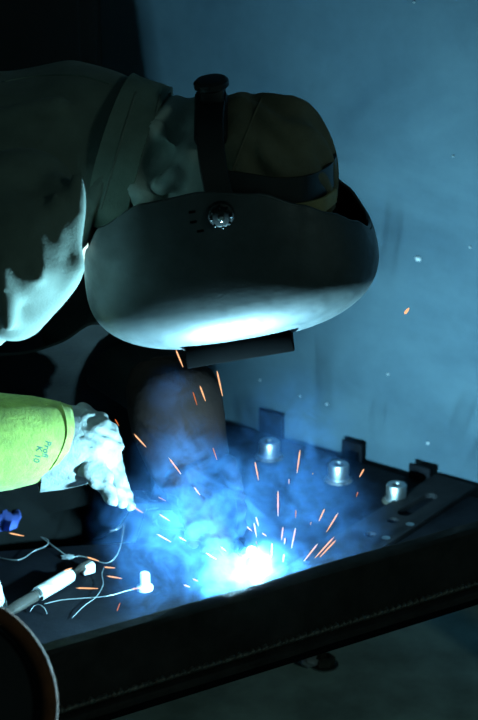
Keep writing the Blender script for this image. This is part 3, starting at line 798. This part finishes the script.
rp = [q + Vector((math.cos(a) * rb, math.sin(a) * rb, .003)) for a in np.linspace(0, 2 * PI, 49)]
tube('bowl_rim', rp, .003, 'white', ct, 8)

# ------------------------------------------------------------------ near foreground: rusty drum end, lower left
dr = empty('steel_drum', (-.42, 1.36, 0)); tag(dr, 'dark drum with a rusty rolled rim, out of focus in the lower left corner', 'drum')
dc = P(-56, 704, 1.36); Rd = M(108, dc)
dax = (CAM - dc).normalized() * .75 + Vector((.15, 0, .2)); dax.normalize()
lathe('drum_body', [(Rd * .97, -.10), (Rd * .97, -.006), (Rd * .90, -.006), (Rd * .88, -.014), (Rd * .3, -.016)], dc, dax, 'dark', dr, 56)
for lx in (-.05, .05):
    tube('stand_leg', [dc - dax * .06 + Vector((lx, 0, -.05)), Vector((dc.x + lx * 1.6, dc.y + .05, 0))], .012, 'dark', dr, 10)
u, v = frame_of(dax)
tube('drum_rim', [dc + (u * math.cos(a) + v * math.sin(a)) * Rd for a in np.linspace(0, 2 * PI, 65)], .008, 'rust', dr, 10)

# ------------------------------------------------------------------ nut and scrap on the floor under the beam
nt_ = empty('hex_nut', PZ(323, 662, 0)); tag(nt_, 'worn hex nut lying on the concrete under the beam', 'nut')
q = PZ(324, 665, 0)
lathe('nut_body', [(.013, 0), (.0155, .002), (.0155, .012), (.013, .014), (.0085, .014), (.0085, .004)], q, Vector((0, .1, 1)), 'bead', nt_, 6, 20)
lathe('washer', [(.020, .0), (.020, .002), (.010, .002)], q + Vector((0, 0, -.0)), Zv, 'boss', nt_, 28)
chunk('foil_scrap', 310, 661, .009, (.014, .010, .008), 'crumpled bluish scrap beside the hex nut on the floor', 'scrap', 'white', 9)

# ================================================================== SPARKS
SPARK_LABELS = {(255, 462): "bright spark slanting just left of the leftmost boss's foot",
 (300, 450): 'tall bright spark between the leftmost and middle bosses',
 (278, 491): 'longest upright spark in the haze below the leftmost boss',
 (289, 479): 'faint short spark under the tall one between two bosses',
 (256, 517): 'short bright spark at the top of the cluster over the arc',
 (254, 523): 'steep bright spark in the middle of the cluster over the arc',
 (246, 526): "bright spark leaning left beside the gauntlet's fingertip",
 (262, 533): 'small bright spark at the right of the cluster over the arc',
 (256, 541): 'faint tiny spark at the bottom of the cluster over the arc',
 (283, 527): 'upright bright spark left of the long leaning one above the arc',
 (295.5, 528): 'long bright spark leaning slightly right, above and right of the arc',
 (272, 543): "upright spark close above the arc's right side",
 (285, 538): 'stubby spark directly under another upright one right of the arc',
 (296, 510): 'faint upright spark high above the leaning one',
 (324.5, 509): 'shorter of two slanting sparks below the middle boss',
 (338, 513): 'longer of two slanting sparks below the middle boss',
 (317.5, 544): 'leftmost of three slanting sparks low behind the beam',
 (334, 537): 'upper of the close twin slanting sparks behind the beam',
 (336, 540): 'lower of the close twin slanting sparks behind the beam',
 (364, 469): 'thick orange spark right of the middle boss',
 (313, 473): 'tiny dot-like spark left of the middle boss',
 (284, 554): "low upright spark skimming the beam's top edge right of the arc",
 (311, 522): 'faint tiny spark left of the slanting pair below the middle boss',
 (358, 492): 'faint spark below the thick one right of the middle boss',
 (176, 350): "orange spark at the helmet's lower edge left of the lens holder",
 (217, 371): 'long orange spark just under the lens holder',
 (200, 386): "bright spark above the middle of the gauntlet's cuff",
 (193, 392): "dim spark beside a bright one over the gauntlet's cuff",
 (134, 434): "bright slanting spark at the gauntlet's left edge",
 (169, 458): "bright slanting spark low on the gauntlet's cuff",
 (213, 448): "dim spark at the gauntlet's right wrist",
 (194, 487): 'short spark on the back of the brown hand',
 (158, 497): 'dim spark right of the pale glove above the wire curl',
 (159, 514): 'upper bright spark in the smoke by the tangled wire',
 (157, 534): 'lower bright spark in the smoke below the tangled wire',
 (179, 537): 'small spark left of the brown fingertips',
 (206, 553): 'slanting spark under the brown fingertips',
 (221, 547): 'short spark right under the brown middle fingertips',
 (131, 505): 'spark at the very tip of the pale glove',
 (115, 419): "dim spark above the pale glove's back",
 (193, 579): 'tiny spark low in the smoke near the beam',
 (9, 533): 'flat orange spark by the blue rag',
 (87, 557): "orange spark over the looping wire's middle",
 (64, 571): "orange spark above the chipping tool's taped grip",
 (104, 567): 'short flat spark right of the white block',
 (107, 576): 'flat orange spark above the wavy wire',
 (76, 588): 'longest flat orange spark right of the taped grip',
 (132, 589): "spark touching the white plug's left side",
 (117, 611): 'dim upright spark near the beam below the wavy wire',
 (184, 585): 'tiny spark right of the white plug near the beam'}
spk = {
 'sc': ('glowing orange spark flying in the haze above the gusset plate', 'sparks above the gusset plate', [
  (255, 462, 258.5, 480, 1), (300, 450, 297, 473, 1), (278, 491, 278, 516, 1), (289, 479, 289, 484, 0), (256, 517, 258.5, 526, 1), (254, 523, 256.5, 537, 1), (246, 526, 252, 531, 1),
  (262, 533, 266.5, 536, 1), (256, 541, 257, 545, 0), (283, 527, 281.5, 540, 1), (295.5, 528, 291.5, 548, 1), (272, 543, 271.5, 557, 1), (285, 538, 284.5, 544, 1), (296, 510, 295.5, 518, 0),
  (324.5, 509, 319, 521, 1), (338, 513, 326.5, 532, 1), (317.5, 544, 304, 561, 1), (334, 537, 315, 558, 1), (336, 540, 320, 557, 1), (364, 469, 359.5, 477, 1), (313, 473, 312.5, 474.5, 0), (284, 554, 283, 562, 1), (311, 522, 310.5, 525, 0), (358, 492, 356, 497, 0)], 1.92),
 'sm': ('glowing orange spark flying in the smoke around the gauntlet', 'sparks around the brown gauntlet', [
  (176, 350, 183, 367, 1), (217, 371, 222.5, 396, 1), (200, 386, 205.5, 401, 1), (193, 392, 197, 405, 0), (134, 434, 146, 447, 1), (169, 458, 181, 474, 1), (213, 448, 217, 460, 0), (194, 487, 200, 495, 1),
  (158, 497, 166, 501, 0), (159, 514, 170, 521, 1), (157, 534, 171, 542, 1), (179, 537, 186, 541, 1), (206, 553, 216, 559, 1), (221, 547, 226, 551, 1), (131, 505, 143, 513, 1), (115, 419, 119, 426, 0), (193, 579, 198, 581, 1)], 1.86),
 'sp': ('glowing orange spark skimming low over the wires on the plate', 'sparks low over the plate', [
  (9, 533, 24, 536, 1), (87, 557, 99, 561, 1), (64, 571, 72, 568, 1), (104, 567, 115, 568, 1), (107, 576, 122, 578.5, 1), (76, 588, 98, 588.5, 1), (132, 589, 140, 588, 1), (117, 611, 120, 603, 0), (184, 585, 190, 587, 1)], 1.84),
 'sw': ('lone glowing spark in front of the wall right of the helmet', None, [(404.5, 314, 409, 308, 1)], 1.95),
}
for key, (lab, grp, lst, Y) in spk.items():
    for (x0, y0, x1, y1, hot) in lst:
        Yj = Y + random.uniform(-.03, .03)
        a, b = P(x0, y0, Yj), P(x1, y1, Yj)
        r = .0009 if hot else .0006
        if key == 'sw': r = .0017
        V, F = tube_geo([a, a.lerp(b, .15), a.lerp(b, .6), b], [r * .35, r, r, r * .4], 6)
        o = link('spark', mesh('spark', V, F), 'spark' if hot else 'sparkdim'); smooth(o.data); tag(o, SPARK_LABELS.get((x0, y0), lab), 'spark', grp)

# ================================================================== SMOKE (scattering volume, lit by the arc)
def smoke_material():
    m = bpy.data.materials.new('weld_smoke'); m.use_nodes = True; nt = m.node_tree; nt.nodes.clear()
    out = nt.nodes.new('ShaderNodeOutputMaterial'); sc = nt.nodes.new('ShaderNodeVolumePrincipled')
    sc.inputs['Color'].default_value = (.16, .42, 1.0, 1); sc.inputs['Anisotropy'].default_value = 0.0
    tc = nt.nodes.new('ShaderNodeTexCoord')
    def math_(op, a, b=None, clamp=False):
        n = nt.nodes.new('ShaderNodeMath'); n.operation = op; n.use_clamp = clamp
        for i, q in enumerate((a, b)):
            if q is None: continue
            if isinstance(q, (int, float)): n.inputs[i].default_value = q
            else: nt.links.new(q, n.inputs[i])
        return n.outputs[0]
    def lump(px, py, Y, r, s):
        c = P(px, py, Y) - ARC
        d = nt.nodes.new('ShaderNodeVectorMath'); d.operation = 'DISTANCE'; d.inputs[1].default_value = c
        nt.links.new(tc.outputs['Object'], d.inputs[0])
        mr = nt.nodes.new('ShaderNodeMapRange'); mr.interpolation_type = 'SMOOTHERSTEP'
        mr.inputs[1].default_value = M(r, c + ARC); mr.inputs[2].default_value = 0.0; mr.inputs[3].default_value = 0; mr.inputs[4].default_value = s
        nt.links.new(d.outputs['Value'], mr.inputs[0]); return mr.outputs[0]
    lumps = [lump(258, 566, 1.775, 34, 1.3), lump(220, 576, 1.80, 52, 1.7), lump(288, 560, 1.80, 40, .5), lump(250, 555, 1.82, 65, .2), lump(205, 500, 1.83, 85, .52), lump(158, 528, 1.84, 78, 1.1), lump(182, 455, 1.86, 62, .34), lump(172, 392, 1.88, 36, .3),
             lump(285, 490, 1.92, 95, .34), lump(330, 530, 1.93, 80, .34), lump(150, 580, 1.84, 60, .55), lump(290, 430, 2.0, 85, .40)]
    tot = lumps[0]
    for q in lumps[1:]: tot = math_('ADD', tot, q)
    n1 = nt.nodes.new('ShaderNodeTexNoise'); n1.inputs['Scale'].default_value = 27; n1.inputs['Detail'].default_value = 5; n1.inputs['Roughness'].default_value = .58; n1.inputs['Distortion'].default_value = 1.6
    nt.links.new(tc.outputs['Object'], n1.inputs['Vector'])
    mr = nt.nodes.new('ShaderNodeMapRange'); mr.inputs[1].default_value = .455; mr.inputs[2].default_value = .585; mr.inputs[3].default_value = .04; mr.inputs[4].default_value = 1.5
    nt.links.new(n1.outputs['Fac'], mr.inputs[0])
    d = math_('MULTIPLY', tot, mr.outputs[0]); d = math_('MULTIPLY', d, SMOKE)
    nt.links.new(d, sc.inputs['Density']); nt.links.new(sc.outputs[0], out.inputs['Volume'])
    return m
SMOKE = 1.9
sm = smoke_material(); sm.cycles.volume_step_rate = .16
V, F = ell_geo(P(225, 485, 1.91) - ARC, (.235, .25, .21), None, 32, 20)
so = bpy.data.objects.new('smoke_plume', mesh('smoke_plume', V, F)); so.data.materials.append(sm); C.objects.link(so); so.location = ARC
tag(so, 'blue welding smoke billowing up from the arc around the gauntlet', 'smoke', kind='stuff')
